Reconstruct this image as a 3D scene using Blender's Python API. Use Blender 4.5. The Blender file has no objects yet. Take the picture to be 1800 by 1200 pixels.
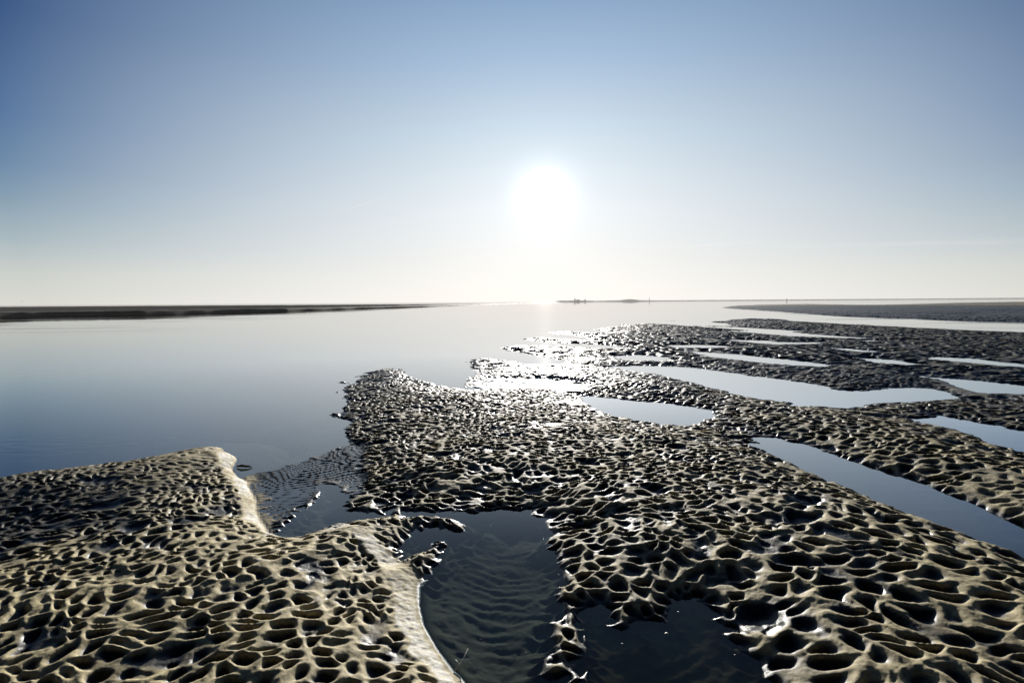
import bpy, math, random
import numpy as np
from mathutils import Vector, Matrix

random.seed(7)
R = math.radians
scene = bpy.context.scene
COL = scene.collection

# ------------------------------------------------------------------ camera
F = 1000.0                      # focal length in photo pixels (20 mm on 36 mm)
CAM_H = 1.6
PITCH = math.atan((600 - 530.6) / F)
ROLL = R(0.40)
cam_d = bpy.data.cameras.new('camera')
cam_d.lens = 20.0
cam_d.sensor_width = 36.0
cam_d.clip_start = 0.05
cam_d.clip_end = 80000.0
cam = bpy.data.objects.new('camera', cam_d)
COL.objects.link(cam)
CM = (Matrix.Translation((0, 0, CAM_H)) @ Matrix.Rotation(R(90) - PITCH, 4, 'X') @ Matrix.Rotation(-ROLL, 4, 'Z'))
cam.matrix_world = CM
scene.camera = cam
MR = np.array(CM.to_3x3())


def ray(px, py):
    v = MR @ np.array([(px - 900.0) / F, (600.0 - py) / F, -1.0])
    return v / np.linalg.norm(v)


def gp(px, py, z=0.0):
    """ground point seen at a photo pixel, on the level z"""
    v = ray(px, py)
    t = (z - CAM_H) / min(v[2], -1e-5)
    return (v[0] * t, v[1] * t)


def at_y(px, py, Y):
    """point on the photo ray at forward distance Y"""
    v = ray(px, py)
    t = Y / v[1]
    return Vector((v[0] * t, Y, CAM_H + v[2] * t))


SUN = ray(958, 342)
SUN_EL = math.asin(SUN[2])
SUN_AZ = math.atan2(SUN[0], SUN[1])

# ------------------------------------------------------------------ noise
def h2(ix, iy, seed):
    ix = ix.astype(np.int64) & 0xFFFFFF
    iy = iy.astype(np.int64) & 0xFFFFFF
    n = (ix * 374761393 + iy * 668265263 + seed * 2147483647 + 1013904223) & 0xFFFFFFFF
    n = ((n ^ (n >> 13)) * 1274126177) & 0xFFFFFFFF
    n = ((n ^ (n >> 15)) * 2246822519) & 0xFFFFFFFF
    return ((n ^ (n >> 16)) & 0xFFFFFF).astype(np.float32) / 16777216.0


def vnoise(x, y, seed=0):
    ix = np.floor(x); iy = np.floor(y)
    fx = x - ix; fy = y - iy
    fx = fx * fx * fx * (fx * (fx * 6 - 15) + 10)
    fy = fy * fy * fy * (fy * (fy * 6 - 15) + 10)
    a = h2(ix, iy, seed); b = h2(ix + 1, iy, seed)
    c = h2(ix, iy + 1, seed); d = h2(ix + 1, iy + 1, seed)
    return ((a * (1 - fx) + b * fx) * (1 - fy) + (c * (1 - fx) + d * fx) * fy) * 2 - 1


def fbm(x, y, seed=0, octs=3):
    s = 0; a = 1.0; t = 0
    for o in range(octs):
        s = s + a * vnoise(x * (2 ** o) + 17.3 * o, y * (2 ** o) - 9.1 * o, seed + o)
        t += a; a *= 0.5
    return s / t


def worley(x, y, seed, jit=0.85):
    ix = np.floor(x); iy = np.floor(y)
    f1 = np.full(x.shape, 9.0, np.float32); f2 = f1.copy()
    cid = np.zeros(x.shape, np.float32); rel = cid.copy()
    for oy in (-1, 0, 1):
        for ox in (-1, 0, 1):
            cx = ix + ox; cy = iy + oy
            px = cx + 0.5 + (h2(cx, cy, seed) - 0.5) * jit
            py = cy + 0.5 + (h2(cx, cy, seed + 5) - 0.5) * jit
            d = np.sqrt((px - x) ** 2 + (py - y) ** 2).astype(np.float32)
            c = h2(cx, cy, seed + 9)
            nearer = d < f1
            f2 = np.where(nearer, f1, np.minimum(f2, d))
            cid = np.where(nearer, c, cid)
            rel = np.where(nearer, y - py, rel)
            f1 = np.where(nearer, d, f1)
    return f1, f2, cid, rel


def sstep(a, b, x):
    t = np.clip((x - a) / (b - a), 0, 1)
    return t * t * (3 - 2 * t)


# ------------------------------------------------------------------ shorelines, read off as ground points
def P(*pts):
    return np.array([gp(*p) for p in pts])


LEFT_BANK = P((-900, 905, .06), (-400, 862, .06), (0, 826, .09), (60, 816, .09), (170, 806, .09), (270, 789, .09), (340, 779, .08), (385, 772, .06), (396, 788), (412, 815), (418, 838),
              (438, 850), (452, 880), (458, 910), (474, 937), (505, 938, .03), (545, 934, .03), (590, 922), (640, 914), (700, 909),
              (770, 910), (800, 918), (828, 934), (800, 934), (770, 924), (720, 934), (706, 962), (702, 990),
              (735, 975), (765, 956), (802, 944), (790, 962), (770, 980), (752, 1000), (738, 1030), (736, 1062), (745, 1100),
              (768, 1140), (795, 1175), (815, 1196), (850, 1260), (900, 1500), (-900, 1500))
SILL = P((428, 838), (470, 826), (510, 815), (560, 800), (600, 786), (640, 780), (640, 870), (612, 868), (590, 850),
         (560, 850), (555, 880), (520, 905), (500, 925), (478, 938), (455, 905), (448, 870))
MAIN = P((606, 700), (600, 684), (628, 672), (618, 668), (640, 655), (660, 649), (690, 647), (714, 653), (735, 667), (770, 678), (812, 684),
         (850, 686), (846, 676), (822, 668), (836, 655), (826, 643), (805, 634), (850, 630), (900, 633), (930, 639), (975, 640), (1000, 636),
         (940, 626), (870, 612), (905, 607), (965, 608), (1010, 606), (970, 602), (914, 596), (950, 593), (1000, 596), (1050, 599),
         (1030, 594), (1000, 588), (955, 584), (1010, 583), (1060, 586), (1075, 583), (1040, 579), (1058, 576), (1095, 574), (1085, 570.5), (1130, 570), (1200, 572),
         (1290, 573.5), (1270, 567), (1235, 566), (1290, 563.5), (1390, 565.5), (1460, 569), (1560, 575), (1680, 580), (1800, 585), (2100, 600), (3200, 660),
         (3200, 1500), (960, 1500), (948, 1260), (975, 1205), (952, 1185), (982, 1140), (972, 1100), (998, 1080), (985, 1050), (1002, 1010), (984, 975), (962, 958), (985, 940), (960, 915), (930, 897),
         (880, 892), (830, 903), (770, 899), (700, 902), (640, 901), (600, 890), (622, 872), (606, 850), (625, 828), (612, 800), (625, 775), (600, 755), (614, 742), (590, 727), (610, 712))
FAR_BANK = P((1268, 540.5), (1330, 536), (1420, 534.5), (1520, 536.5), (1600, 535), (1680, 532.5), (1800, 530.5), (2300, 527.5),
             (2600, 600), (1800, 565.5), (1640, 561), (1520, 556), (1430, 552.5), (1360, 547), (1300, 543))
SLIVERS = [P((1160, 562.8), (1178, 563.2), (1196, 563.6), (1178, 564.1)), P((1262, 562.4), (1310, 561), (1380, 561.8), (1400, 563.6), (1330, 563.2)),
           P((592, 668), (606, 671), (612, 674), (600, 673)), P((580, 690), (596, 688), (604, 691), (592, 693)),
           P((582, 728), (600, 724), (606, 729), (592, 732)), P((596, 749), (612, 746), (620, 750), (606, 753))]
LANDS = [LEFT_BANK, SILL, MAIN, FAR_BANK] + SLIVERS

POOLS = [
    ('tide_pool', P((1018, 695), (1060, 697), (1120, 704), (1200, 711), (1236, 719), (1256, 731), (1245, 744), (1200, 749), (1130, 741), (1080, 732), (1040, 719), (1020, 708))),
    ('tide_pool', P((1080, 644), (1140, 643), (1200, 645), (1280, 655), (1380, 668), (1440, 679), (1490, 689), (1540, 686), (1600, 681), (1640, 683), (1688, 699), (1650, 704), (1560, 708),
                    (1510, 714), (1490, 718), (1430, 714), (1340, 704), (1250, 682), (1170, 660), (1110, 652))),
    ('tide_pool', P((1220, 618), (1290, 622), (1370, 631), (1455, 641), (1440, 644), (1340, 638), (1260, 628))),
    ('tide_pool', P((1634, 662), (1720, 669), (1800, 678), (2100, 704), (2100, 712), (1800, 691), (1725, 692), (1690, 682))),
    ('tide_pool', P((1605, 738), (1660, 732), (1720, 741), (1800, 756), (2100, 800), (2100, 872), (1800, 800), (1740, 780), (1680, 758))),
    ('tidal_channel', P((1318, 768), (1370, 770), (1430, 785), (1500, 808), (1570, 832), (1650, 858), (1720, 890), (1800, 926), (2300, 1160), (2300, 1210), (1800, 982), (1660, 930), (1560, 890),
                        (1460, 850), (1380, 812), (1325, 785))),
    ('tide_pool', P((1640, 627.5), (1700, 629.5), (1800, 639), (2100, 662), (2100, 670), (1800, 647), (1720, 640), (1650, 633))),
    ('tide_pool', P((1505, 628), (1560, 631), (1618, 640), (1600, 642), (1540, 637))),
    ('tide_pool', P((1180, 606.5), (1230, 605.5), (1295, 609), (1230, 611.5), (1190, 611))),
    ('tide_pool', P((1080, 627), (1120, 623.5), (1172, 628), (1160, 634), (1110, 633.5))),
    ('tide_pool', P((975, 603), (1040, 604.5), (1092, 609.5), (1080, 613), (1000, 609))),
    ('tide_pool', P((1278, 596.8), (1345, 598), (1365, 601), (1440, 601.5), (1430, 604.5), (1370, 605.5), (1320, 601.5))),
    ('tide_pool', P((1200, 572.5), (1300, 575), (1345, 577), (1425, 581), (1420, 583), (1385, 583), (1430, 587.5), (1522, 592.5), (1515, 595), (1400, 592), (1330, 585.5), (1250, 580.5), (1330, 581.5), (1290, 578.5))),
    ('tide_pool', P((1500, 597.5), (1530, 598), (1560, 600.5), (1530, 600.5))),
    ('tide_pool', P((1460, 610.5), (1500, 613), (1542, 618.5), (1520, 619), (1480, 614.5))),
    ('tide_pool', P((1680, 555.2), (1700, 553.8), (1722, 554.6), (1720, 556.4))),
    ('tide_pool', P((1750, 549), (1780, 548.6), (1782, 550), (1760, 550))),
    ('tide_pool', P((1022, 1068), (1060, 1062), (1075, 1070), (1082, 1110), (1100, 1118), (1112, 1085), (1140, 1088), (1165, 1090), (1180, 1050), (1225, 1050), (1262, 1075), (1290, 1120), (1330, 1160), (1352, 1200), (1420, 1330), (965, 1330),
                    (990, 1205), (1012, 1140), (1014, 1100))),
]


def seg_sdf(X, Y, poly):
    """distance to the outline and inside flag"""
    d2 = np.full(X.shape, 1e12)
    inside = np.zeros(X.shape, bool)
    n = len(poly)
    for i in range(n):
        ax, ay = poly[i]; bx, by = poly[(i + 1) % n]
        vx, vy = bx - ax, by - ay
        L = vx * vx + vy * vy + 1e-12
        t = np.clip(((X - ax) * vx + (Y - ay) * vy) / L, 0, 1)
        d2 = np.minimum(d2, (X - ax - t * vx) ** 2 + (Y - ay - t * vy) ** 2)
        cond = (ay > Y) != (by > Y)
        with np.errstate(divide='ignore', invalid='ignore'):
            xi = (bx - ax) * (Y - ay) / (by - ay + 1e-15) + ax
        inside ^= cond & (X < xi)
    return np.sqrt(d2), inside


def field(X, Y):
    """signed distance: > 0 on sand, < 0 in water"""
    best = np.full(X.shape, -1e6)
    for k, pl in enumerate(LANDS):
        d, ins = seg_sdf(X, Y, pl)
        best = np.maximum(best, np.where(ins, d, -d))
    for _, pl in POOLS:
        d, ins = seg_sdf(X, Y, pl)
        best = np.minimum(best, np.where(ins, -d, d))
    return best


# soft regional controls: (px, py, radius in metres, value)
def blobs(X, Y, default, items):
    wsum = np.full(X.shape, 0.12); v = wsum * default
    for px, py, rad, val in items:
        cx, cy = gp(px, py)
        w = np.exp(-((X - cx) ** 2 + (Y - cy) ** 2) / (rad * rad)) ** 1.0 * 2.0
        wsum = wsum + w; v = v + w * val
    return v / wsum


def band(X, Y, pts, rad):
    """1 along a polyline, 0 beyond rad"""
    pl = [gp(*p) for p in pts]
    d2 = np.full(X.shape, 1e12)
    for (ax, ay), (bx, by) in zip(pl[:-1], pl[1:]):
        vx, vy = bx - ax, by - ay
        t = np.clip(((X - ax) * vx + (Y - ay) * vy) / (vx * vx + vy * vy + 1e-12), 0, 1)
        d2 = np.minimum(d2, (X - ax - t * vx) ** 2 + (Y - ay - t * vy) ** 2)
    return np.clip(1.5 - np.sqrt(d2) / rad, -.5, 1.5)


# ------------------------------------------------------------------ the grid of the flat
HALF = 53.0
ang_in = np.linspace(-HALF, HALF, 1741)
ang_out = np.concatenate([np.linspace(-180, -HALF, 65)[:-1], ang_in, np.linspace(HALF, 180, 65)[1:]])
th = np.radians(ang_out)
r_near = np.linspace(0.05, 1.75, 24)[:-1]
r_mid = np.exp(np.linspace(math.log(1.75), math.log(420.0), 1741))
r_far = np.exp(np.linspace(math.log(420.0), math.log(40000.0), 40))[1:]
rr = np.concatenate([r_near, r_mid, r_far])
NR, NT = len(rr), len(th)


def coarse_idx(n):
    i = np.arange(0, n, 4)
    return i if i[-1] == n - 1 else np.append(i, n - 1)


ci, cj = coarse_idx(NR), coarse_idx(NT)
cX = rr[ci][:, None] * np.sin(th[cj])[None, :]
cY = rr[ci][:, None] * np.cos(th[cj])[None, :]


def up(c):
    """bilinear from the coarse grid to the fine grid, by index"""
    def w(n, idx):
        a = np.searchsorted(idx, np.arange(n), side='right') - 1
        a = np.clip(a, 0, len(idx) - 2)
        t = (np.arange(n) - idx[a]) / (idx[a + 1] - idx[a])
        return a, t
    a, t = w(NR, ci)
    rows = c[a, :] * (1 - t)[:, None] + c[a + 1, :] * t[:, None]
    b, s = w(NT, cj)
    return (rows[:, b] * (1 - s)[None, :] + rows[:, b + 1] * s[None, :]).astype(np.float32)


D = up(np.clip(field(cX, cY), -60, 60))
LEFTW = up((lambda d, i: np.where(i, d, -d))(*seg_sdf(cX, cY, LEFT_BANK)))
SILLW = up((lambda d, i: np.where(i, d, -d))(*seg_sdf(cX, cY, SILL)))
FARW = up((lambda d, i: np.where(i, d, -d))(*seg_sdf(cX, cY, FAR_BANK)))
# crest height of the sand above the water level
HLL = up(blobs(cX, cY, 0.10, [
    (40, 930, .4, .03), (110, 900, .3, .06), (10, 980, .3, .055), (300, 850, .7, .10), (500, 1100, 1.0, .12), (650, 1100, .5, .12), (150, 1150, .8, .10),
    (400, 800, .8, .09), (480, 950, .4, .10), (600, 960, .3, .11)]))
HLM = up(blobs(cX, cY, 0.105, [
    (630, 830, .35, .05), (670, 880, .2, .05), (800, 800, 1.2, .10), (880, 868, .4, .042), (780, 878, .4, .035), (680, 880, .35, .030), (960, 910, .25, .06), (700, 920, .22, .03), (770, 920, .2, .022),
    (920, 672, .8, .012), (870, 672, .5, .010), (660, 665, 1.5, .09), (1010, 1000, .3, .065), (985, 1120, .2, .028), (1100, 1000, .5, .072), (1130, 1060, .25, .026),
    (1250, 1060, .25, .04), (1100, 880, 1.2, .11), (1500, 1050, 1.3, .13), (1700, 1120, 1.2, .14), (1450, 850, .9, .13), (1700, 955, .8, .13),
    (1600, 800, 1.4, .14), (1720, 870, 1.0, .12), (1320, 720, 1.6, .12), (1280, 760, .7, .05), (1500, 735, 1.5, .12), (1560, 720, .8, .06), (1700, 720, 1.6, .12),
    (1400, 660, 3, .13), (1500, 630, 4, .12), (1200, 660, 3, .11), (1000, 660, 2, .085), (1700, 600, 8, .13), (1300, 600, 5, .08), (1100, 590, 6, .085), (1700, 650, 4, .14), (1000, 620, 3, .075),
    (1600, 548, 30, .45), (1400, 542, 30, .35)]))
HLM = HLM * (1 - sstep(-.12, .10, SILLW)) + .012 * sstep(-.12, .10, SILLW)
HL = np.where(LEFTW > 0, HLL, HLM)
# distance over which the bank rises
WID = up(blobs(cX, cY, 0.17, [
    (430, 860, .3, .26), (400, 800, .5, .24), (740, 1060, .35, .5), (800, 1160, .35, .5), (300, 785, 1.0, .25),
    (1500, 850, 1.2, .28), (1700, 940, 1.0, .30), (1550, 800, 1.0, .35), (1200, 650, 5, .8), (1500, 600, 8, 1.0), (1600, 548, 30, 4.0), (985, 1100, .25, .16), (1080, 1030, .3, .30), (1230, 1040, .3, .30), (1320, 1120, .3, .25), (850, 870, .5, .40), (650, 870, .4, .40), (960, 930, .3, .35)]))
# how drained the crests are, plus their wet sheen painted as paler sand
DRY_LIT = up(blobs(cX, cY, 0.55, [
    (300, 1100, 1.6, .95), (500, 1000, .7, .95), (700, 1100, .4, 1.0), (60, 920, .8, .12), (150, 860, .6, .4), (300, 830, .8, .62), (430, 860, .3, 1.0), (400, 810, .5, .9),
    (1600, 1050, 2.0, .85), (1500, 850, 1.4, .8), (1650, 800, 1.4, .75), (1400, 740, 2.0, .75), (1000, 860, 1.5, .9), (800, 800, 2, .85), (700, 720, 2.5, .62), (1100, 760, 2, .8),
    (1150, 1050, .4, .6), (980, 1000, .4, .75), (1300, 650, 6, .35), (1500, 600, 9, .32), (1600, 548, 30, .12), (1000, 620, 10, .15), (920, 670, 1.0, .1), (650, 940, .35, .8)]))
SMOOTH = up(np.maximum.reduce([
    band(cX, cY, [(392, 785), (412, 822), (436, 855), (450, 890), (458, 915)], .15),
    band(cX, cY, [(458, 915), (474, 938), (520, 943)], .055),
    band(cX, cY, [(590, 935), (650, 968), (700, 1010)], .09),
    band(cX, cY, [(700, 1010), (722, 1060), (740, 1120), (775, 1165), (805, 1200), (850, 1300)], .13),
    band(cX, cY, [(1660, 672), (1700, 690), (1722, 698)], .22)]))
WB = up(blobs(cX, cY, .25, [(1100, 1040, .5, -.5), (985, 1100, .3, -.5), (1250, 1060, .2, -.4), (1500, 1080, 1.3, 1.), (1700, 850, 1.5, 1.), (1550, 770, 1.5, .9), (300, 1150, .7, .55), (600, 1150, .5, .5), (1000, 850, 1.8, 0.), (900, 760, 3.0, 0.), (700, 700, 3, 0.),
                            (1500, 620, 15, 1.), (1200, 650, 4, .8), (200, 850, 1.4, .0), (1500, 552, 30, 1.), (1000, 650, 3, .3)]))

BANDN = 1
X = (rr[:, None] * np.sin(th)[None, :]).astype(np.float32)
Y = (rr[:, None] * np.cos(th)[None, :]).astype(np.float32)
RR = np.broadcast_to(rr[:, None], X.shape).astype(np.float32)

near = RR < 420
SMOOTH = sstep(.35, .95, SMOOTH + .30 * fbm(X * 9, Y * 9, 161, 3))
wx = X + 0.060 * fbm(X * 5, Y * 5, 11, 2) + 0.16 * fbm(X * 1.1, Y * 1.1, 21, 2) + .010 * vnoise(X * 15, Y * 15, 22)
wy = Y + 0.060 * fbm(X * 5, Y * 5, 31, 2) + 0.16 * fbm(X * 1.1, Y * 1.1, 41, 2) + .010 * vnoise(X * 15, Y * 15, 42)


def pits(mask, size, ani, rot, seed, w, pw, frac=1.0):
    """scour pits between thin sharp crests; 0 on the crest, 1 in the pit; also a random pit depth"""
    x = wx[mask]; y = wy[mask]
    c, s = math.cos(rot), math.sin(rot)
    u = (c * x + s * y) / (size * ani); v = (-s * x + c * y) / size
    f1, f2, cid, rel = worley(u, v, seed)
    e = (f2 - f1)
    rad = .50 + .22 * (cid * 7.31 % 1)
    p = sstep(0.0, w * 2.3, e) * (1 - sstep(rad * .25, rad * 1.2, f1)) ** .85
    p = p * .95 + .05 * (1 - np.exp(-(e / .15) ** pw))
    dep = (0.70 + 0.55 * cid) * (1 + 0.7 * np.clip(rel, -.6, .6))
    if frac < 1: dep = dep * (((cid * 13.7) % 1) < frac)
    # the pit floor leans: deeper towards the sun-ward side
    out = np.zeros(X.shape, np.float32); out[mask] = p * dep
    return out


inview = near
amp_edge = sstep(-0.22, 0.03, D)
left = sstep(-0.1, 0.1, LEFTW)
selN = (RR < 60) & (D > -0.4)
nmask = fbm(X * 1.9, Y * 1.9, 77, 2)
wb = sstep(0.35, 0.65, WB + 0.50 * nmask)

A_c = pits(selN & (LEFTW < .15) & (wb < .999), .098, 1.10, R(4), 3, .26, 1.25)
A_l = pits(selN & (LEFTW > -.2), .082, 1.08, R(22), 8, .36, 1.45)
A_r = pits(selN & (wb > .001), .136, 1.15, R(-28), 13, .34, 1.4)
A_l2 = pits(selN & (LEFTW > -.2) & (wb > .001), .104, 1.05, R(16), 28, .36, 1.5)
fine = pits(selN, .07, 1.3, R(10), 33, .35, 1.3)
B_c = pits(selN & (RR < 12), .205, 1.15, R(6), 205, .30, 1.3, .14)
B_r = pits(selN & (RR < 12) & (wb > .001), .26, 1.2, R(-30), 215, .32, 1.3, .16)
p_c = A_c * .031 + fine * .003
p_l = A_l * .033
p_l2 = A_l2 * .042
p_r = A_r * .047
pit = (p_c * (1 - wb) + p_r * wb) * (1 - left) + (p_l * (1 - wb) + p_l2 * wb) * left
big = (B_c * (1 - wb) * .046 + B_r * wb * .058) * (1 - .45 * left)
pit = np.maximum(pit, big) + .25 * np.minimum(pit, big)
# small secondary pits that break some crests
brk = sstep(.1, .6, fbm(X * 2.3, Y * 2.3, 91, 2))
pit = pit * (1 - .15 * brk) + fine * .006 * brk
notch = sstep(.15, .75, vnoise(X * 7.5, Y * 7.5, 95))
pit = pit + .014 * notch * np.exp(-pit / .02) + .008 * sstep(-.2, .8, fbm(X * 3.3, Y * 3.3, 96, 2))
# beyond the near field: wave-built lumps of larger size
selF = (RR > 9) & near & (D > -3)
Ff = np.zeros(X.shape, np.float32)
xs, ys = X[selF], Y[selF]
f1, f2, cid, rel = worley((xs + .3 * fbm(xs, ys, 55, 2)) / .42, (ys + .3 * fbm(xs, ys, 56, 2)) / .36, 60)
Ff[selF] = (1 - np.exp(-((f2 - f1) / .4) ** 1.4)) * (.5 + cid) * (1 + .8 * np.clip(rel, -.6, .6)) * .075
f1, f2, cid, rel = worley(xs / 1.5, ys / 1.2, 61)
Ff[selF] += (1 - np.exp(-((f2 - f1) / .5) ** 1.4)) * (.4 + cid) * .06 * sstep(25, 60, RR[selF])
farw = sstep(10, 19, RR)
pit = pit * (1 - farw) + Ff * .85 * farw
pit *= 1 - .55 * sstep(.25, .7, fbm(X * .9 + 4, Y * .9, 181, 3)) * (RR < 14)
pit *= (1 - .96 * SMOOTH)
sill = sstep(-.05, .16, SILLW + .14 * fbm(X * 3.5, Y * 3.5, 191, 3)) * (1 - sstep(.0, .06, LEFTW))
pit *= (1 - sill)
pit *= (1 - .55 * sstep(-2, 6, FARW))

# base level
edge_n = 0.045 * fbm(X * 7, Y * 7, 101, 3) * (1 - SMOOTH) + .10 * fbm(X * 2.4, Y * 2.4, 102, 3) * sstep(4.5, 8, RR) + .15 * fbm(X * .8, Y * .8, 103, 2) * sstep(6, 14, RR)
d = D + edge_n
rise = (HL + .022 * sstep(.03, .06, HL)) * (1 - np.exp(-np.maximum(d, 0) / WID))
sink = -0.45 * (1 - np.exp(np.minimum(d + .45, 0) / 1.5)) - 0.14 * (1 - np.exp(np.minimum(d, 0) / 0.9)) - 0.04 * (1 - np.exp(np.minimum(d, 0) / 0.10))
poolshade = sstep(.0, .5, -d)
base = rise + sink
und = .020 * fbm(X * .9, Y * .9, 71, 3) * sstep(.1, .6, d) + .05 * fbm(X * .22, Y * .22, 72, 2) * sstep(.2, 2, d) * farw
Z = base + und - pit * amp_edge * sstep(-.004, .05, HL + .02)
# crests rise a little above the mean so that rims break the water along the edges
Z = Z + .016 * amp_edge * (1 - SMOOTH) * (1 - sill) * (1 - sstep(.05, .3, d)) * (RR < 12)
# current ripples on the sill, fading to the flooded side
rx = X + .25 * fbm(X * .9, Y * .9, 120, 2); ry = Y + .10 * fbm(X * 1.6, Y * 1.2, 121, 2) + .035 * fbm(X * 5, Y * 3, 122, 2)
ph = (ry - .22 * rx + .16 * rx * rx) / .082
tri = np.abs((ph % 1.0) - .5) * 2
crest = tri ** 3.2
rip_amp = .0105 + .006 * fbm(X * 2.2, Y * 2.2, 125, 3)
Zs = -.0035 + crest * (rip_amp + .002) + .004 * fbm(X * 1.7, Y * 1.7, 126, 2)
Z = Z * (1 - sill) + Zs * sill
# fine rippling on the fan beside the left bank, on the wet glinting flat and in the far shallows
fan = np.clip(up(np.maximum(band(cX, cY, [(600, 930), (680, 930), (740, 915)], .22), band(cX, cY, [(720, 985), (770, 965)], .13))) - .5, 0, 1)
ph2 = (Y + .02 * fbm(X * 9, Y * 9, 130, 2) + .2 * X) / .045
Z = Z + fan * (.007 * (np.abs((ph2 % 1) - .5) * 2) ** 1.5 + .006 * fbm(X * 26, Y * 20, 131, 2))
wet = sstep(.3, .9, up(band(cX, cY, [(862, 676), (930, 672), (985, 680)], .68)) + .3 * fbm(X * 2, Y * 2, 162, 3))
Z = Z * (1 - wet) + wet * (.005 + .020 * fbm(X * 9, Y * 9, 133, 3) + .0045 * fbm(X * 38, Y * 38, 135, 2) + .012 * fbm(X * 2, Y * 2, 134, 2))
# long ripples under the water of the near pools
uw = sstep(.10, .30, -d) * (RR < 9)
ph3 = (Y * .95 + .30 * X - .5 * (X + .1) ** 2 + .10 * fbm(X * 3, Y * 3, 140, 3)) / .088
Z = Z + uw * (.0055 * np.sin(ph3 * 2 * math.pi) * (.5 + .5 * fbm(X * 2.1, Y * 2.1, 141, 2)) + .008 * fbm(X * 7, Y * 7, 142, 3))
p2 = up((lambda dd, i: np.where(i, dd, -dd))(*seg_sdf(cX, cY, POOLS[-1][1])))
Z = Z + sstep(.0, .1, p2) * (.010 * fbm(X * 6, Y * 6, 143, 3) + .02)
# grain-scale lumps, worm casts and drag marks
Z = Z + (.0022 * fbm(X * 40, Y * 40, 150, 3) + .0012 * np.abs(vnoise(X * 17, Y * 60, 151))) * (RR < 14) * (1 - .6 * SMOOTH)
Z = Z + SMOOTH * (RR < 8) * (.006 * fbm(X * 9, Y * 14, 171, 3) + .0022 * fbm(X * 34, Y * 46, 172, 2)) * sstep(-.02, .06, D)
Z = np.where(near, Z, -0.5)

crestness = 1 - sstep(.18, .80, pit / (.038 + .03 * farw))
DRY_LITV = np.clip(DRY_LIT * (0.06 + 0.94 * crestness) * sstep(.0, .035, Z), 0, 1)  # damp pits also carry their shade as darker colour
DRY_LITV = np.maximum(DRY_LITV, SMOOTH * 1.2 * sstep(-.004, .010, Z) * (RR < 8))  # sun sheen on the smooth rim, painted as near-white sand


def grid_mesh(name, X, Y, Z, rows, cols, attrs=(), faces_mask=None, wrap=False):
    me = bpy.data.meshes.new(name)
    co = np.stack([X, Y, Z], -1).reshape(-1, 3).astype(np.float32)
    i = np.arange(rows - 1)[:, None] * cols + np.arange(cols - 1)[None, :]
    q = np.stack([i, i + 1, i + cols + 1, i + cols], -1).reshape(-1, 4)
    if faces_mask is not None:
        q = q[faces_mask.reshape(-1)]
        used, inv = np.unique(q, return_inverse=True)
        co = co[used]; q = inv.reshape(-1, 4)
    me.vertices.add(len(co)); me.vertices.foreach_set('co', co.ravel())
    me.loops.add(q.size); me.loops.foreach_set('vertex_index', q.ravel().astype(np.int32))
    me.polygons.add(len(q))
    me.polygons.foreach_set('loop_start', (np.arange(len(q)) * 4).astype(np.int32))
    me.polygons.foreach_set('loop_total', np.full(len(q), 4, np.int32))
    me.update(calc_edges=True)
    me.polygons.foreach_set('use_smooth', np.ones(len(q), bool))
    for an, av in attrs:
        a = me.attributes.new(an, 'FLOAT', 'POINT')
        a.data.foreach_set('value', av.ravel().astype(np.float32))
    o = bpy.data.objects.new(name, me)
    COL.objects.link(o)
    return o


# ------------------------------------------------------------------ materials
def new_mat(name):
    m = bpy.data.materials.new(name); m.use_nodes = True
    nt = m.node_tree; nt.nodes.clear()
    out = nt.nodes.new('ShaderNodeOutputMaterial')
    return m, nt, out


def N(nt, typ, **kw):
    n = nt.nodes.new(typ)
    for k, v in kw.items():
        if k.startswith('i_'):
            n.inputs[int(k[2:])].default_value = v
        else:
            setattr(n, k, v)
    return n


def math_n(nt, op, a, b=None, clamp=False):
    n = nt.nodes.new('ShaderNodeMath'); n.operation = op; n.use_clamp = clamp
    for k, v in ((0, a), (1, b)):
        if v is None: continue
        if isinstance(v, (int, float)): n.inputs[k].default_value = v
        else: nt.links.new(v, n.inputs[k])
    return n.outputs[0]


def mix_c(nt, fac, a, b, blend='MIX'):
    n = nt.nodes.new('ShaderNodeMix'); n.data_type = 'RGBA'; n.blend_type = blend
    for k, v in ((0, fac), (6, a), (7, b)):
        if isinstance(v, (int, float)): n.inputs[k].default_value = v
        elif isinstance(v, tuple): n.inputs[k].default_value = (*v, 1)
        else: nt.links.new(v, n.inputs[k])
    return n.outputs[2]


def ramp(nt, fac, stops, interp='LINEAR'):
    n = nt.nodes.new('ShaderNodeValToRGB'); cr = n.color_ramp; cr.interpolation = interp
    while len(cr.elements) < len(stops): cr.elements.new(0.5)
    for e, (p, c) in zip(cr.elements, stops):
        e.position = p
        e.color = (*c, 1) if isinstance(c, tuple) else (c, c, c, 1)
    nt.links.new(fac, n.inputs[0])
    return n.outputs[0]


def maprange(nt, v, a, b, c=0.0, d_=1.0, smooth=False):
    n = nt.nodes.new('ShaderNodeMapRange')
    if smooth: n.interpolation_type = 'SMOOTHSTEP'
    nt.links.new(v, n.inputs[0])
    for k, x in zip((1, 2, 3, 4), (a, b, c, d_)): n.inputs[k].default_value = x
    return n.outputs[0]


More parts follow.
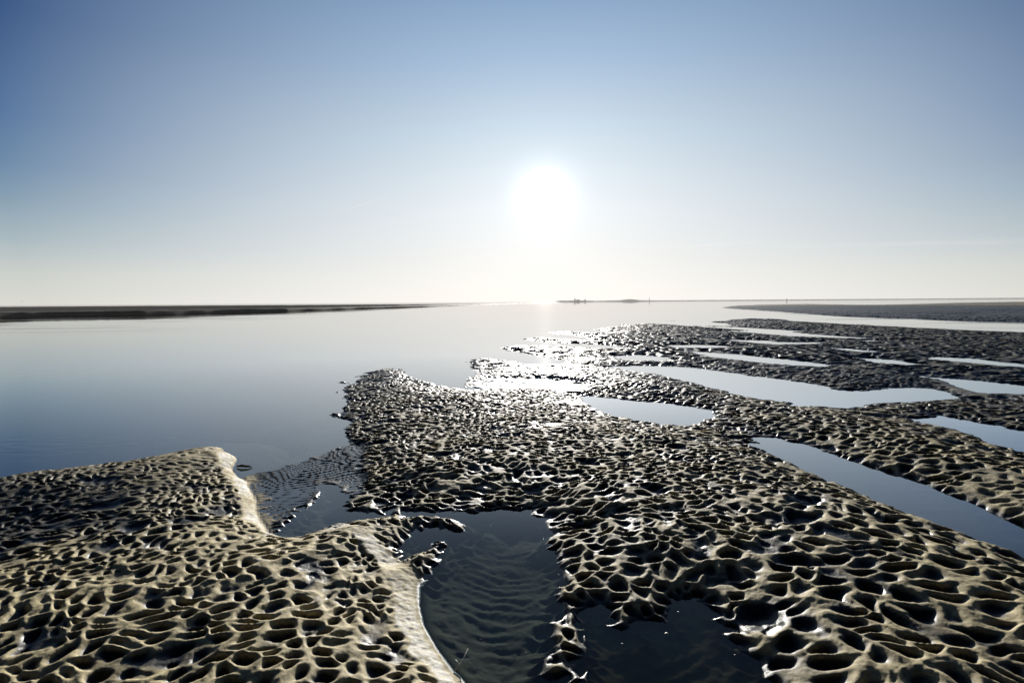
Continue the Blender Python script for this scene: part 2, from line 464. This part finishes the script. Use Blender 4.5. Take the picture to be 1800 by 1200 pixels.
def sand_material():
    m, nt, out = new_mat('wet_sand')
    L = nt.links.new
    geo = N(nt, 'ShaderNodeNewGeometry')
    sep = N(nt, 'ShaderNodeSeparateXYZ'); L(geo.outputs['Position'], sep.inputs[0])
    dry_lit = N(nt, 'ShaderNodeAttribute', attribute_name='dry_lit').outputs['Fac']
    n1 = N(nt, 'ShaderNodeTexNoise'); n1.inputs['Scale'].default_value = 2.2; n1.inputs['Detail'].default_value = 6
    L(geo.outputs['Position'], n1.inputs['Vector'])
    n2 = N(nt, 'ShaderNodeTexNoise'); n2.inputs['Scale'].default_value = 45; n2.inputs['Detail'].default_value = 5
    L(geo.outputs['Position'], n2.inputs['Vector'])
    n3 = N(nt, 'ShaderNodeTexNoise'); n3.inputs['Scale'].default_value = 260; n3.inputs['Detail'].default_value = 3
    L(geo.outputs['Position'], n3.inputs['Vector'])
    amt = math_n(nt, 'ADD', dry_lit, .12)
    dn = math_n(nt, 'ADD', dry_lit, math_n(nt, 'MULTIPLY', math_n(nt, 'MULTIPLY', math_n(nt, 'SUBTRACT', n1.outputs[0], .5), 1.1), amt))
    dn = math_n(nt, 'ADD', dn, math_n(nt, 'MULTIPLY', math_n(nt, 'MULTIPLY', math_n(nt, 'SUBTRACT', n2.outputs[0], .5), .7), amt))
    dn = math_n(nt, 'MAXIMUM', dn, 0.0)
    col = ramp(nt, math_n(nt, 'MULTIPLY', dn, .77), [(0.0, (.017, .018, .017)), (.19, (.05, .048, .037)), (.42, (.24, .205, .115)), (.77, (.53, .45, .25)), (1.0, (.82, .79, .70))])  # dark end includes pit shade, palest end the painted rim sheen
    grain = maprange(nt, n3.outputs[0], .3, .7, .62, 1.34)
    gcol = N(nt, 'ShaderNodeCombineXYZ')
    for k in range(3): L(grain, gcol.inputs[k])
    col = mix_c(nt, 1.0, col, gcol.outputs[0], 'MULTIPLY')
    # light lost in turbid water is painted into the bed, darker with depth
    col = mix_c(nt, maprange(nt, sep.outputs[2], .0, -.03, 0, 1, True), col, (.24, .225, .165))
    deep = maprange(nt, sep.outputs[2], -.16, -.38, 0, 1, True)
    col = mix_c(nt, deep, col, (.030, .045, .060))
    bs = N(nt, 'ShaderNodeBsdfPrincipled')
    L(col, bs.inputs['Base Color'])
    L(maprange(nt, dn, 0, .7, .42, .80), bs.inputs['Roughness'])
    # under water the film of air-light reflection is gone
    L(math_n(nt, 'MULTIPLY', maprange(nt, dn, 0, .7, .26, .28), maprange(nt, sep.outputs[2], -.004, .001)), bs.inputs['Specular IOR Level'])
    bmp = N(nt, 'ShaderNodeBump'); bmp.inputs['Strength'].default_value = .5; bmp.inputs['Distance'].default_value = .004
    hh = math_n(nt, 'ADD', math_n(nt, 'MULTIPLY', n3.outputs[0], .35), n2.outputs[0])
    L(hh, bmp.inputs['Height']); L(bmp.outputs[0], bs.inputs['Normal'])
    L(bs.outputs[0], out.inputs[0])
    return m


def water_material(name, tint, streak=0.0, rough=.02, boost=2.1):
    m, nt, out = new_mat(name)
    L = nt.links.new
    geo = N(nt, 'ShaderNodeNewGeometry')
    mp = N(nt, 'ShaderNodeMapping'); mp.inputs['Scale'].default_value = (1.0, 2.6, 1.0)
    L(geo.outputs['Position'], mp.inputs[0])
    w1 = N(nt, 'ShaderNodeTexNoise'); w1.inputs['Scale'].default_value = 3.2; w1.inputs['Detail'].default_value = 4
    L(mp.outputs[0], w1.inputs['Vector'])
    w2 = N(nt, 'ShaderNodeTexNoise'); w2.inputs['Scale'].default_value = .05; w2.inputs['Detail'].default_value = 5
    mp2 = N(nt, 'ShaderNodeMapping'); mp2.inputs['Scale'].default_value = (1.0, 4.0, 1.0)
    mp2.inputs['Rotation'].default_value = (0, 0, R(12))
    L(geo.outputs['Position'], mp2.inputs[0]); L(mp2.outputs[0], w2.inputs['Vector'])
    patch = maprange(nt, w2.outputs[0], .45, .65, 0, 1, True)
    bmp = N(nt, 'ShaderNodeBump'); bmp.inputs['Distance'].default_value = .02
    L(math_n(nt, 'ADD', math_n(nt, 'MULTIPLY', patch, streak), .010), bmp.inputs['Strength'])
    L(w1.outputs[0], bmp.inputs['Height'])
    # air-to-water reflectance (Schlick), the same from above and from below
    dp = N(nt, 'ShaderNodeVectorMath', operation='DOT_PRODUCT'); L(geo.outputs['Incoming'], dp.inputs[0]); L(bmp.outputs[0], dp.inputs[1])
    c1 = math_n(nt, 'SUBTRACT', 1.0, math_n(nt, 'ABSOLUTE', dp.outputs['Value']), clamp=True)
    frv = math_n(nt, 'ADD', math_n(nt, 'MULTIPLY', math_n(nt, 'POWER', c1, 5.0), .98), .02)
    fac = math_n(nt, 'MULTIPLY', frv, maprange(nt, frv, .065, .17, .8, boost, True), clamp=True)
    gl = N(nt, 'ShaderNodeBsdfGlossy'); gl.inputs['Roughness'].default_value = rough
    L(bmp.outputs[0], gl.inputs['Normal'])
    tr = N(nt, 'ShaderNodeBsdfTransparent'); tr.inputs[0].default_value = (*tint, 1)
    mx = N(nt, 'ShaderNodeMixShader')
    L(fac, mx.inputs[0]); L(tr.outputs[0], mx.inputs[1]); L(gl.outputs[0], mx.inputs[2])
    L(mx.outputs[0], out.inputs[0])
    return m


def plain(name, col, rough=.6, haze=0.0, hz=(.80, .78, .74), noise=.25, scale=3.0):
    """simple surface with mottling; haze is the air light between the camera and a thing kilometres off"""
    m, nt, out = new_mat(name)
    L = nt.links.new
    geo = N(nt, 'ShaderNodeNewGeometry')
    n1 = N(nt, 'ShaderNodeTexNoise'); n1.inputs['Scale'].default_value = scale; n1.inputs['Detail'].default_value = 5
    L(geo.outputs['Position'], n1.inputs['Vector'])
    c = ramp(nt, n1.outputs[0], [(.3, tuple(x * (1 - noise) for x in col)), (.7, tuple(min(1, x * (1 + noise)) for x in col))])
    bs = N(nt, 'ShaderNodeBsdfPrincipled'); bs.inputs['Roughness'].default_value = rough
    L(c, bs.inputs['Base Color']); bs.inputs['Specular IOR Level'].default_value = .05
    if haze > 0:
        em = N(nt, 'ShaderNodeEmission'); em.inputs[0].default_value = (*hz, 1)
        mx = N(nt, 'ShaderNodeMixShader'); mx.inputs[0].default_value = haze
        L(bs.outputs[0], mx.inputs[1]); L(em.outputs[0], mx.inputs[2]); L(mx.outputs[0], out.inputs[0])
    else:
        L(bs.outputs[0], out.inputs[0])
    return m


def tag(o, label=None, cat=None, group=None, kind=None):
    if label: o['label'] = label
    if cat: o['category'] = cat
    if group: o['group'] = group
    if kind: o['kind'] = kind
    return o


# ------------------------------------------------------------------ ground and water
SAND = sand_material()
flat = grid_mesh('sand_flat', X, Y, Z, NR, NT, [('dry_lit', DRY_LITV)])
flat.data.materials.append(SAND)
tag(flat, 'pitted wet sand of the tidal flat with sharp pale crests', 'sand flat', kind='structure')

wr = np.concatenate([np.linspace(0.05, 1.7, 4)[:-1], np.exp(np.linspace(math.log(1.7), math.log(400), 300)), np.exp(np.linspace(math.log(400), math.log(40000), 30))[1:]])
wt = np.radians(np.concatenate([np.linspace(-180, -54, 22)[:-1], np.linspace(-54, 54, 300), np.linspace(54, 180, 22)[1:]]))
WX = wr[:, None] * np.sin(wt)[None]; WY = wr[:, None] * np.cos(wt)[None]
FX = (WX[:-1, :-1] + WX[1:, 1:]) / 2; FY = (WY[:-1, :-1] + WY[1:, 1:]) / 2
river_d = np.full(FX.shape, -1e6)
for pl in LANDS:
    dd, ii = seg_sdf(FX, FY, pl)
    river_d = np.maximum(river_d, np.where(ii, dd, -dd))
river_d = np.maximum(river_d, 0)
owner = np.full(FX.shape, -1); bestd = river_d.copy()
for k, (nm, pl) in enumerate(POOLS):
    dd, ii = seg_sdf(FX, FY, pl)
    dd = np.where(ii, -1.0, dd)
    t = dd < bestd
    owner[t] = k; bestd[t] = dd[t]
W_RIVER = water_material('river_water', (.62, .70, .72), streak=.2, boost=1.6)
W_POOL = water_material('pool_water', (.76, .76, .64), streak=.05, boost=2.4)
wz = np.zeros(WX.shape)
riv = grid_mesh('river_water', WX, WY, wz, len(wr), len(wt), faces_mask=owner == -1)
riv.data.materials.append(W_RIVER)
tag(riv, 'smooth wide tidal river mirroring the pale sky', 'water', kind='structure')
for k, (nm, pl) in enumerate(POOLS):
    mk = owner == k
    if not mk.any(): continue
    o = grid_mesh(nm, WX, WY, wz, len(wr), len(wt), faces_mask=mk)
    o.data.materials.append(W_POOL)
    tag(o, kind='structure', cat='water', label='still water lying in a hollow of the sand flat', group='pools left on the sand flat')


# ------------------------------------------------------------------ far banks
def bank(name, pts, mat, label, width_k=.16, seed=5):
    """a long bank; pts = (px, py of its waterline, height, ) from left to right"""
    n = 260
    base = []
    pts = sorted(pts)
    xs = np.linspace(pts[0][0], pts[-1][0], n)
    ys = np.interp(xs, [p[0] for p in pts], [p[1] for p in pts])
    hs = np.interp(xs, [p[0] for p in pts], [p[2] for p in pts])
    prof = [(-.02, -.25), (0, 0), (.03, .35), (.07, .72), (.14, .93), (.3, 1.0), (.6, .9), (.9, .4), (1.0, -.4)]
    V = np.zeros((len(prof), n, 3))
    for i in range(n):
        gx, gy = gp(xs[i], ys[i])
        dist = math.hypot(gx, gy)
        ux, uy = gx / dist, gy / dist
        wdt = dist * width_k * min(1, hs[i] / .3 + .1)
        wob = 1 + .04 * math.sin(i * .37 + seed) + .03 * math.sin(i * .91 + seed * 2) + random.uniform(-.03, .03)
        sh = dist * .0015 * (math.sin(i * .23 + seed) + .6 * math.sin(i * .71))
        for k, (a, b) in enumerate(prof):
            V[k, i] = (gx + ux * (a * wdt + sh), gy + uy * (a * wdt + sh), hs[i] * b * (wob if 1 < k < 5 else 1) + random.uniform(-.02, .02) * (0 < k < 8))
    o = grid_mesh(name, V[..., 0], V[..., 1], V[..., 2], len(prof), n)
    o.data.materials.append(mat)
    tag(o, label, 'sandbank', kind='structure')
    return o


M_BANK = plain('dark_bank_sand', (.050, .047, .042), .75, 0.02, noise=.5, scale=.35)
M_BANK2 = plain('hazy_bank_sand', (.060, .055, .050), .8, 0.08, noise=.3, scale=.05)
bank('sandbank', [(-500, 572, .9), (-150, 563, .85), (0, 558.5, .70), (80, 556.5, .67), (250, 554, .70), (400, 549.5, .66), (500, 547, .64), (620, 543, .62), (750, 539, .5), (850, 535.6, .30), (925, 533.4, .22), (990, 532.2, .12)],
     M_BANK, 'long dark eroded sandbank along the far side of the river', .05)
bank('sandbank', [(-500, 554, 1.15), (0, 545.5, 1.15), (250, 542.5, 1.1), (500, 539.5, .95), (700, 536.4, .7), (880, 533.0, .35), (975, 531.6, .3)],
     M_BANK2, 'thin dark sandbank beyond a strip of light water, behind the eroded bank', .04, 9)

# ------------------------------------------------------------------ the island on the horizon
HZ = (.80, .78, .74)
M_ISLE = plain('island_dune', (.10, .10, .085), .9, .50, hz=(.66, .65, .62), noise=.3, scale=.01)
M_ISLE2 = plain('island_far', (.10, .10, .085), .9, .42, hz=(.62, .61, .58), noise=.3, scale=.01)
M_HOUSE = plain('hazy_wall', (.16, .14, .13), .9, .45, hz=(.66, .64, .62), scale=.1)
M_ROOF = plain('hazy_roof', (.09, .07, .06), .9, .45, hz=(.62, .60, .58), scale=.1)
IY = 6000.0
prof = [(975, .5), (982, 2.2), (990, 2.4), (1000, 2.2), (1012, 2.6), (1022, 2.4), (1035, 2.1), (1045, 1.5), (1060, 1.6), (1075, 2.0), (1090, 2.2), (1098, 3.2), (1107, 4.0), (1116, 3.2), (1125, 2.0), (1135, 1.7),
        (1160, 1.4), (1250, 1.3), (1400, 1.3), (1600, 1.2), (1800, 1.4), (2000, 1.3), (2400, .8)]


def hor_y(px):
    v = [p for p in (525.0, 540.0)]
    lo, hi = 480.0, 580.0
    for _ in range(40):
        m_ = (lo + hi) / 2
        if ray(px, m_)[2] > 0: lo = m_
        else: hi = m_
    return (lo + hi) / 2


n = 420
xs = np.linspace(prof[0][0], prof[-1][0], n)
hs = np.interp(xs, [p[0] for p in prof], [p[1] for p in prof])
V = np.zeros((5, n, 3))
for i in range(n):
    c0 = at_y(xs[i], hor_y(xs[i]), IY)
    hh_ = hs[i] * IY / F * 1.0 + random.uniform(-.8, .8)
    for k, (a, b) in enumerate(((-60, -.1), (-40, .12), (0, .85), (150, 1.0), (500, -.1))):
        V[k, i] = (c0.x * (1 + a / IY), IY + a, max(-1, hh_ * b))
isle = grid_mesh('dune_island', V[..., 0], V[..., 1], V[..., 2], 5, n)
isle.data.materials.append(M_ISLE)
tag(isle, 'low hazy island with a rounded dune on the horizon', 'island', kind='structure')


class MB:
    def __init__(s): s.v = []; s.f = []
    def box(s, c, d, taper=1.0):
        b = len(s.v)
        for z, t in ((0, 1), (1, taper)):
            for x, y in ((-1, -1), (1, -1), (1, 1), (-1, 1)):
                s.v.append((c[0] + x * d[0] / 2 * t, c[1] + y * d[1] / 2 * t, c[2] + z * d[2]))
        s.f += [tuple(b + i for i in q) for q in ((0, 3, 2, 1), (4, 5, 6, 7), (0, 1, 5, 4), (1, 2, 6, 5), (2, 3, 7, 6), (3, 0, 4, 7))]
        return s
    def gable(s, c, d):
        b = len(s.v); w, l, h = d
        s.v += [(c[0] - w / 2, c[1] - l / 2, c[2]), (c[0] + w / 2, c[1] - l / 2, c[2]), (c[0] + w / 2, c[1] + l / 2, c[2]), (c[0] - w / 2, c[1] + l / 2, c[2]),
                (c[0] - w / 2, c[1], c[2] + h), (c[0] + w / 2, c[1], c[2] + h)]
        s.f += [(b, b + 1, b + 5, b + 4), (b + 2, b + 3, b + 4, b + 5), (b, b + 4, b + 3), (b + 1, b + 2, b + 5), (b, b + 3, b + 2, b + 1)]
        return s
    def lathe(s, c, prof_, n=16):
        b = len(s.v)
        for r, z in prof_:
            for k in range(n):
                a = 2 * math.pi * k / n
                s.v.append((c[0] + r * math.cos(a), c[1] + r * math.sin(a), c[2] + z))
        for j in range(len(prof_) - 1):
            for k in range(n):
                s.f.append((b + j * n + k, b + j * n + (k + 1) % n, b + (j + 1) * n + (k + 1) % n, b + (j + 1) * n + k))
        s.f.append(tuple(b + k for k in range(n))[::-1]); s.f.append(tuple(b + (len(prof_) - 1) * n + k for k in range(n)))
        return s
    def tube(s, pts, rad, n=6):
        b = len(s.v)
        for i, p in enumerate(pts):
            p = Vector(p); q = Vector(pts[min(i + 1, len(pts) - 1)]) - Vector(pts[max(i - 1, 0)])
            q.normalize(); a = q.orthogonal().normalized(); c = q.cross(a)
            rr_ = rad[i] if isinstance(rad, (list, tuple)) else rad
            for k in range(n):
                t = 2 * math.pi * k / n
                s.v.append(tuple(p + (a * math.cos(t) + c * math.sin(t)) * rr_))
        for j in range(len(pts) - 1):
            for k in range(n):
                s.f.append((b + j * n + k, b + j * n + (k + 1) % n, b + (j + 1) * n + (k + 1) % n, b + (j + 1) * n + k))
        s.f.append(tuple(b + k for k in range(n))[::-1]); s.f.append(tuple(b + (len(pts) - 1) * n + k for k in range(n)))
        return s
    def build(s, name, mat, parent=None, smooth=False):
        me = bpy.data.meshes.new(name); me.from_pydata(s.v, [], s.f); me.update()
        if smooth:
            for p in me.polygons: p.use_smooth = True
        me.materials.append(mat)
        o = bpy.data.objects.new(name, me); COL.objects.link(o); o.parent = parent
        return o


def empty(name, loc, rz=0):
    o = bpy.data.objects.new(name, None); COL.objects.link(o); o.location = loc; o.rotation_euler = (0, 0, rz)
    return o


# buildings and towers on the island (metres at 6 km: one photo pixel is 6 m)
for (px, w, h, rh, lab) in ((1010.5, 14, 18, 8, 'tall hazy building standing on the island left of the round dune'),
                            (1016, 34, 9, 5, 'long low hazy building just right of the tallest one'),
                            (1028.5, 12, 13, 6, 'small gabled hazy house on its own, right of the long low building')):
    g = at_y(px, hor_y(px), IY - 45)
    base_h = float(np.interp(px, [p[0] for p in prof], [p[1] for p in prof])) * 6 * .75
    e = empty('island_building', (g.x, IY - 45, 0)); tag(e, lab, 'building', 'buildings on the island')
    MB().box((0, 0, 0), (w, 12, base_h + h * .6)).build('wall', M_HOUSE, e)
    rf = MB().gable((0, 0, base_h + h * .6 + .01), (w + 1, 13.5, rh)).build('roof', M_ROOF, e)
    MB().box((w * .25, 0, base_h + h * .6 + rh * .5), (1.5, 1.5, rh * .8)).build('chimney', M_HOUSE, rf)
    for s_ in (-1, 1):
        MB().box((s_ * w * .22, -6.1, base_h + h * .25), (1.8, .2, 2.4)).build('window', M_ROOF, e)
g = at_y(1141.5, hor_y(1141.5), IY - 30)
e = empty('lighthouse', (g.x, IY - 30, 0)); tag(e, 'slim hazy lighthouse standing alone right of the round dune', 'lighthouse')
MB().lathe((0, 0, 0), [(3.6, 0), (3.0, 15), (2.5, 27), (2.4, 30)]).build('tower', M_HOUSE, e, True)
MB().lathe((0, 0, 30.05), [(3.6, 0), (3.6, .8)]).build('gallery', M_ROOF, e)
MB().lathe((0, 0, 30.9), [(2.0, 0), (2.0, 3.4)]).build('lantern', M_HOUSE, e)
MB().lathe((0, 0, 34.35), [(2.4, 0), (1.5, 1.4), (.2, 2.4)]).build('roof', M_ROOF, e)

# ------------------------------------------------------------------ beacon in the channel behind the far bank
M_POST = plain('tarred_timber', (.055, .05, .045), .8, .12, scale=2)
bp = at_y(1383, 531.0, 700)
e = empty('channel_marker', (bp.x, 700, 0)); tag(e, 'small dark channel marker post with a can topmark beyond the far bank', 'marker post')
MB().tube([(0, 0, -1), (0.02, 0, 1.5), (0, 0, 2.3)], .22, 10).build('post', M_POST, e, True)
MB().lathe((0, 0, 2.35), [(.42, 0), (.45, .05), (.45, .75), (.38, .82)], 14).build('topmark', M_POST, e)
for s_ in (-1, 1):
    MB().tube([(s_ * 1.1, .3, -.9), (0, 0, 1.4)], .09, 8).build('brace', M_POST, e)

# ------------------------------------------------------------------ small things on the flat
grid_z = lambda x, y: float(Z[min(max(int(np.searchsorted(rr, math.hypot(x, y))), 0), NR - 1), int(np.argmin(np.abs(th - math.atan2(x, y))))])
M_SHELL = plain('shell', (.62, .58, .50), .35, 0, noise=.25, scale=60)
M_WEED = plain('dark_weed', (.035, .030, .020), .45, 0, noise=.4, scale=40)
M_WOOD = plain('wet_wood', (.09, .07, .05), .6, 0, noise=.4, scale=50)


def shell(px, py, size, rz, label, group='small shells in and beside the near pool'):
    """one valve of a cockle: a ribbed fan, domed, hinge at the back"""
    x, y = gp(px, py)
    m = MB(); nr_, na = 7, 22
    for i in range(nr_):
        t = i / (nr_ - 1)
        for k in range(na):
            a = -1.25 + 2.5 * k / (na - 1)
            rib = 1 + .05 * (k % 2) * t
            rad_ = size * t * rib * (1 - .10 * abs(a))
            h = size * .42 * math.sqrt(max(0, 1 - (t * 1.25 - .35) ** 2)) * math.cos(a * .9)
            m.v.append((rad_ * math.sin(a), rad_ * math.cos(a) - size * .5, max(0, h) * rib - size * .08))
    for i in range(nr_ - 1):
        for k in range(na - 1):
            b = i * na + k
            m.f.append((b, b + 1, b + na + 1, b + na))
    o = m.build('shell', M_SHELL, None, True)
    o.location = (x, y, max(grid_z(x, y), -.003) + size * .05); o.rotation_euler = (R(random.uniform(-14, 14)), R(random.uniform(-14, 14)), rz)
    tag(o, label, 'shell', group)


SH = [(955, 947, .012, 'white shell in the pool just off the ragged sand spurs'), (1044, 1013, .010, 'pale shell lying between the spurs right of the near pool'),
      (982, 1009, .011, 'small long pale shell in the water left of the spurs'), (862, 923, .009, 'tiny shell alone near the top of the near pool'),
      (1192, 1075, .014, 'largest pale shell at the top of the dark right-hand pool'), (1172, 1112, .014, 'pale shell just below the glistening crest in the dark pool'),
      (1093, 1130, .010, 'small shell beside the last crest in the dark pool'), (1292, 1150, .009, 'tiny pale shell near the right edge of the dark pool'),
      (925, 1146, .008, 'tiny pale shell low in the near pool'), (845, 1122, .007, 'speck of shell over the underwater ripples')]
for px, py, sz, lab in SH:
    shell(px, py, sz, random.uniform(0, 6.28), lab)
# driftwood stub at the shoulder of the left bank, and a twig at its foot
x, y = gp(428, 822)
e = MB().tube([(-.07, .01, .012), (-.02, 0, .022), (.03, -.005, .018), (.085, .006, .006)], [.007, .013, .011, .003], 9).tube([(.01, 0, .02), (.045, .02, .016), (.06, .03, .012)], [.006, .004, .002], 7).build('driftwood', M_WOOD, None, True)
e.location = (x, y, 0); tag(e, 'dark driftwood stub poking into the river from the left bank shoulder', 'driftwood')
x, y = gp(812, 1172)
e = MB().tube([(-.03, -.03, .004), (-.01, 0, .012), (.005, .03, .02), (.022, .07, .042)], [.0035, .003, .0025, .0012], 7).tube([(-.01, 0, .012), (-.025, .02, .014), (-.03, .035, .012)], [.0022, .0018, .001], 6).build('twig', M_SHELL, None, True)
e.location = (x, y, max(0, grid_z(x, y))); tag(e, 'pale bent twig at the water edge where the smooth rim meets the near pool', 'twig')
# a bird low over the left horizon
bpos = at_y(38.5, 529.5, 260)
bird = MB()
bird.lathe((0, 0, 0), [(.001, -.30), (.05, -.24), (.09, -.08), (.085, .06), (.04, .16), (.035, .22), (.012, .27), (.001, .31)], 10)
bo = bird.build('bird', M_WEED, None, True)
bo.location = bpos; bo.rotation_euler = (R(90), 0, R(60)); tag(bo, 'tiny dark bird flying low above the far left sandbank', 'bird')
for s_ in (-1, 1):
    wv = [(0, -.02, .08), (s_ * .28, -.17, .06), (s_ * .62, -.06, -.06), (s_ * .60, -.05, -.10), (s_ * .28, -.15, -.10), (0, 0, -.08)]
    wm = MB(); wm.v = wv + [(a, b + .012, c) for a, b, c in wv]; wm.f = [(0, 1, 4, 5), (1, 2, 3, 4), (6, 7, 10, 11)[::-1], (7, 8, 9, 10)[::-1], (0, 1, 7, 6), (1, 2, 8, 7), (2, 3, 9, 8), (3, 4, 10, 9), (4, 5, 11, 10)]
    wm.build('wing', M_WEED, bo)


def contrail(pts, wid, Y, label, alpha):
    m, nt, out = new_mat('ice_cloud')
    L = nt.links.new
    tcn = N(nt, 'ShaderNodeTexCoord'); sx = N(nt, 'ShaderNodeSeparateXYZ'); L(tcn.outputs['Generated'], sx.inputs[0])
    att = N(nt, 'ShaderNodeAttribute', attribute_name='soft').outputs['Fac']
    nn = N(nt, 'ShaderNodeTexNoise'); nn.inputs['Scale'].default_value = 9; L(tcn.outputs['Generated'], nn.inputs['Vector'])
    f = math_n(nt, 'MULTIPLY', math_n(nt, 'MULTIPLY', att, maprange(nt, nn.outputs[0], .25, .6, .3, 1)), alpha)
    em = N(nt, 'ShaderNodeEmission'); em.inputs[0].default_value = (.95, .95, .93, 1)
    tr = N(nt, 'ShaderNodeBsdfTransparent'); mx_ = N(nt, 'ShaderNodeMixShader')
    L(f, mx_.inputs[0]); L(tr.outputs[0], mx_.inputs[1]); L(em.outputs[0], mx_.inputs[2]); L(mx_.outputs[0], out.inputs[0])
    n_ = 40; V = np.zeros((5, n_, 3)); S = np.zeros((5, n_))
    xs_ = np.linspace(pts[0][0], pts[-1][0], n_); ys_ = np.interp(xs_, [p[0] for p in pts], [p[1] for p in pts])
    for i in range(n_):
        t = i / (n_ - 1)
        for k in range(5):
            V[k, i] = at_y(xs_[i], ys_[i] + (k - 2) * wid / 2 * (.5 + t * .5), Y)
            S[k, i] = (0, .6, 1, .6, 0)[k] * math.sin(math.pi * t) ** .7
    o = grid_mesh('contrail', V[..., 0], V[..., 1], V[..., 2], 5, n_, [('soft', S)])
    o.data.materials.append(m); tag(o, label, 'contrail')
    o.visible_shadow = True


contrail([(590, 374), (640, 358), (685, 344)], 4, 9000, 'short faint white streak high to the left of the sun', .17)
contrail([(1120, 440), (1200, 434), (1270, 429), (1345, 425)], 4, 11000, 'long thin faint streak low to the right of the sun', .30)
contrail([(1330, 437), (1500, 430), (1700, 426), (1900, 424)], 9, 12000, 'wide faint wisp of cloud low over the right horizon', .13)

# ------------------------------------------------------------------ sky
w = bpy.data.worlds.new('World'); scene.world = w; w.use_nodes = True
nt = w.node_tree; nt.nodes.clear(); L = nt.links.new
out = nt.nodes.new('ShaderNodeOutputWorld')
tc = N(nt, 'ShaderNodeTexCoord')
nrm = N(nt, 'ShaderNodeVectorMath', operation='NORMALIZE'); L(tc.outputs['Generated'], nrm.inputs[0])
sp = N(nt, 'ShaderNodeSeparateXYZ'); L(nrm.outputs[0], sp.inputs[0])
el = math_n(nt, 'MULTIPLY', math_n(nt, 'ARCSINE', sp.outputs[2]), 180 / math.pi)
el = math_n(nt, 'ABSOLUTE', el)
dt = N(nt, 'ShaderNodeVectorMath', operation='DOT_PRODUCT'); L(nrm.outputs[0], dt.inputs[0]); dt.inputs[1].default_value = tuple(SUN)
an = math_n(nt, 'MULTIPLY', math_n(nt, 'ARCCOSINE', math_n(nt, 'MINIMUM', dt.outputs['Value'], 1.0)), 180 / math.pi)


def s2l(*c):
    return tuple((x / 255 / 12.92 if x <= 10 else ((x / 255 + .055) / 1.055) ** 2.4) for x in c)


def deg(stops):
    return [(a / 90.0, s2l(*c)) for a, c in stops]


e90 = math_n(nt, 'DIVIDE', el, 90.0)
near_c = ramp(nt, e90, deg([(0, (253, 251, 247)), (4, (243, 244, 243)), (9, (231, 238, 243)), (15, (206, 222, 234)), (22, (172, 197, 223)), (31, (128, 162, 204)), (50, (55, 82, 125)), (90, (10, 18, 36))]))
far_c = ramp(nt, e90, deg([(0, (221, 220, 212)), (2.5, (205, 209, 205)), (5, (172, 187, 194)), (8, (137, 161, 180)), (10.5, (110, 139, 170)), (14, (86, 118, 159)), (21, (56, 87, 134)), (28, (46, 76, 122)), (45, (28, 50, 90)), (90, (8, 15, 32))]))
fmix = math_n(nt, 'POWER', maprange(nt, an, 7, 44, 0, 1), 1.45)
sky = mix_c(nt, fmix, near_c, far_c)
back = maprange(nt, an, 48, 100, 1.0, .06, True)
bk = N(nt, 'ShaderNodeCombineXYZ')
for k in range(3): L(back, bk.inputs[k])
sky = mix_c(nt, 1.0, sky, bk.outputs[0], 'MULTIPLY')
# aureole; its narrow bright core is added to boost the sunlight
g1 = math_n(nt, 'MULTIPLY', math_n(nt, 'EXPONENT', math_n(nt, 'MULTIPLY', math_n(nt, 'POWER', math_n(nt, 'DIVIDE', an, .76), 2.0), -1.0)), 5000.0)
g2 = math_n(nt, 'MULTIPLY', math_n(nt, 'EXPONENT', math_n(nt, 'DIVIDE', an, -4.6)), .26)
g3 = math_n(nt, 'MULTIPLY', math_n(nt, 'EXPONENT', math_n(nt, 'MULTIPLY', math_n(nt, 'POWER', math_n(nt, 'DIVIDE', an, 2.4), 2.0), -1.0)), .40)
gs = math_n(nt, 'ADD', math_n(nt, 'ADD', g1, g2), g3)
gc = N(nt, 'ShaderNodeCombineXYZ')
L(gs, gc.inputs[0]); L(math_n(nt, 'MULTIPLY', gs, .99), gc.inputs[1]); L(math_n(nt, 'MULTIPLY', gs, 1.03), gc.inputs[2])
sky = mix_c(nt, 1.0, sky, gc.outputs[0], 'ADD')
# the two backgrounds: physical sky plus the measured gradient of this hazy morning
ns = N(nt, 'ShaderNodeTexSky'); ns.sky_type = 'NISHITA'; ns.sun_disc = False
ns.sun_elevation = SUN_EL; ns.sun_rotation = SUN_AZ; ns.air_density = 1.0; ns.dust_density = 1.0; ns.ozone_density = 2.0
b1 = N(nt, 'ShaderNodeBackground'); L(ns.outputs[0], b1.inputs[0]); b1.inputs[1].default_value = .05
b2 = N(nt, 'ShaderNodeBackground'); L(sky, b2.inputs[0]); b2.inputs[1].default_value = 1.0
mx = N(nt, 'ShaderNodeMixShader'); mx.inputs[0].default_value = .97
L(b1.outputs[0], mx.inputs[1]); L(b2.outputs[0], mx.inputs[2]); L(mx.outputs[0], out.inputs[0])

sun_d = bpy.data.lights.new('sun', 'SUN'); sun_d.energy = 5.0; sun_d.angle = R(.5); sun_d.color = (1.0, .93, .80)
sun = bpy.data.objects.new('sun', sun_d); COL.objects.link(sun)
sun.rotation_euler = Vector(tuple(-SUN)).to_track_quat('-Z', 'Y').to_euler()
sun.location = (0, 0, 30)

scene.view_settings.view_transform = 'Standard'
scene.view_settings.look = 'None'
scene.view_settings.exposure = 0
scene.render.engine = 'CYCLES'
scene.cycles.max_bounces = 6
scene.cycles.transparent_max_bounces = 8
scene.cycles.use_denoising = True
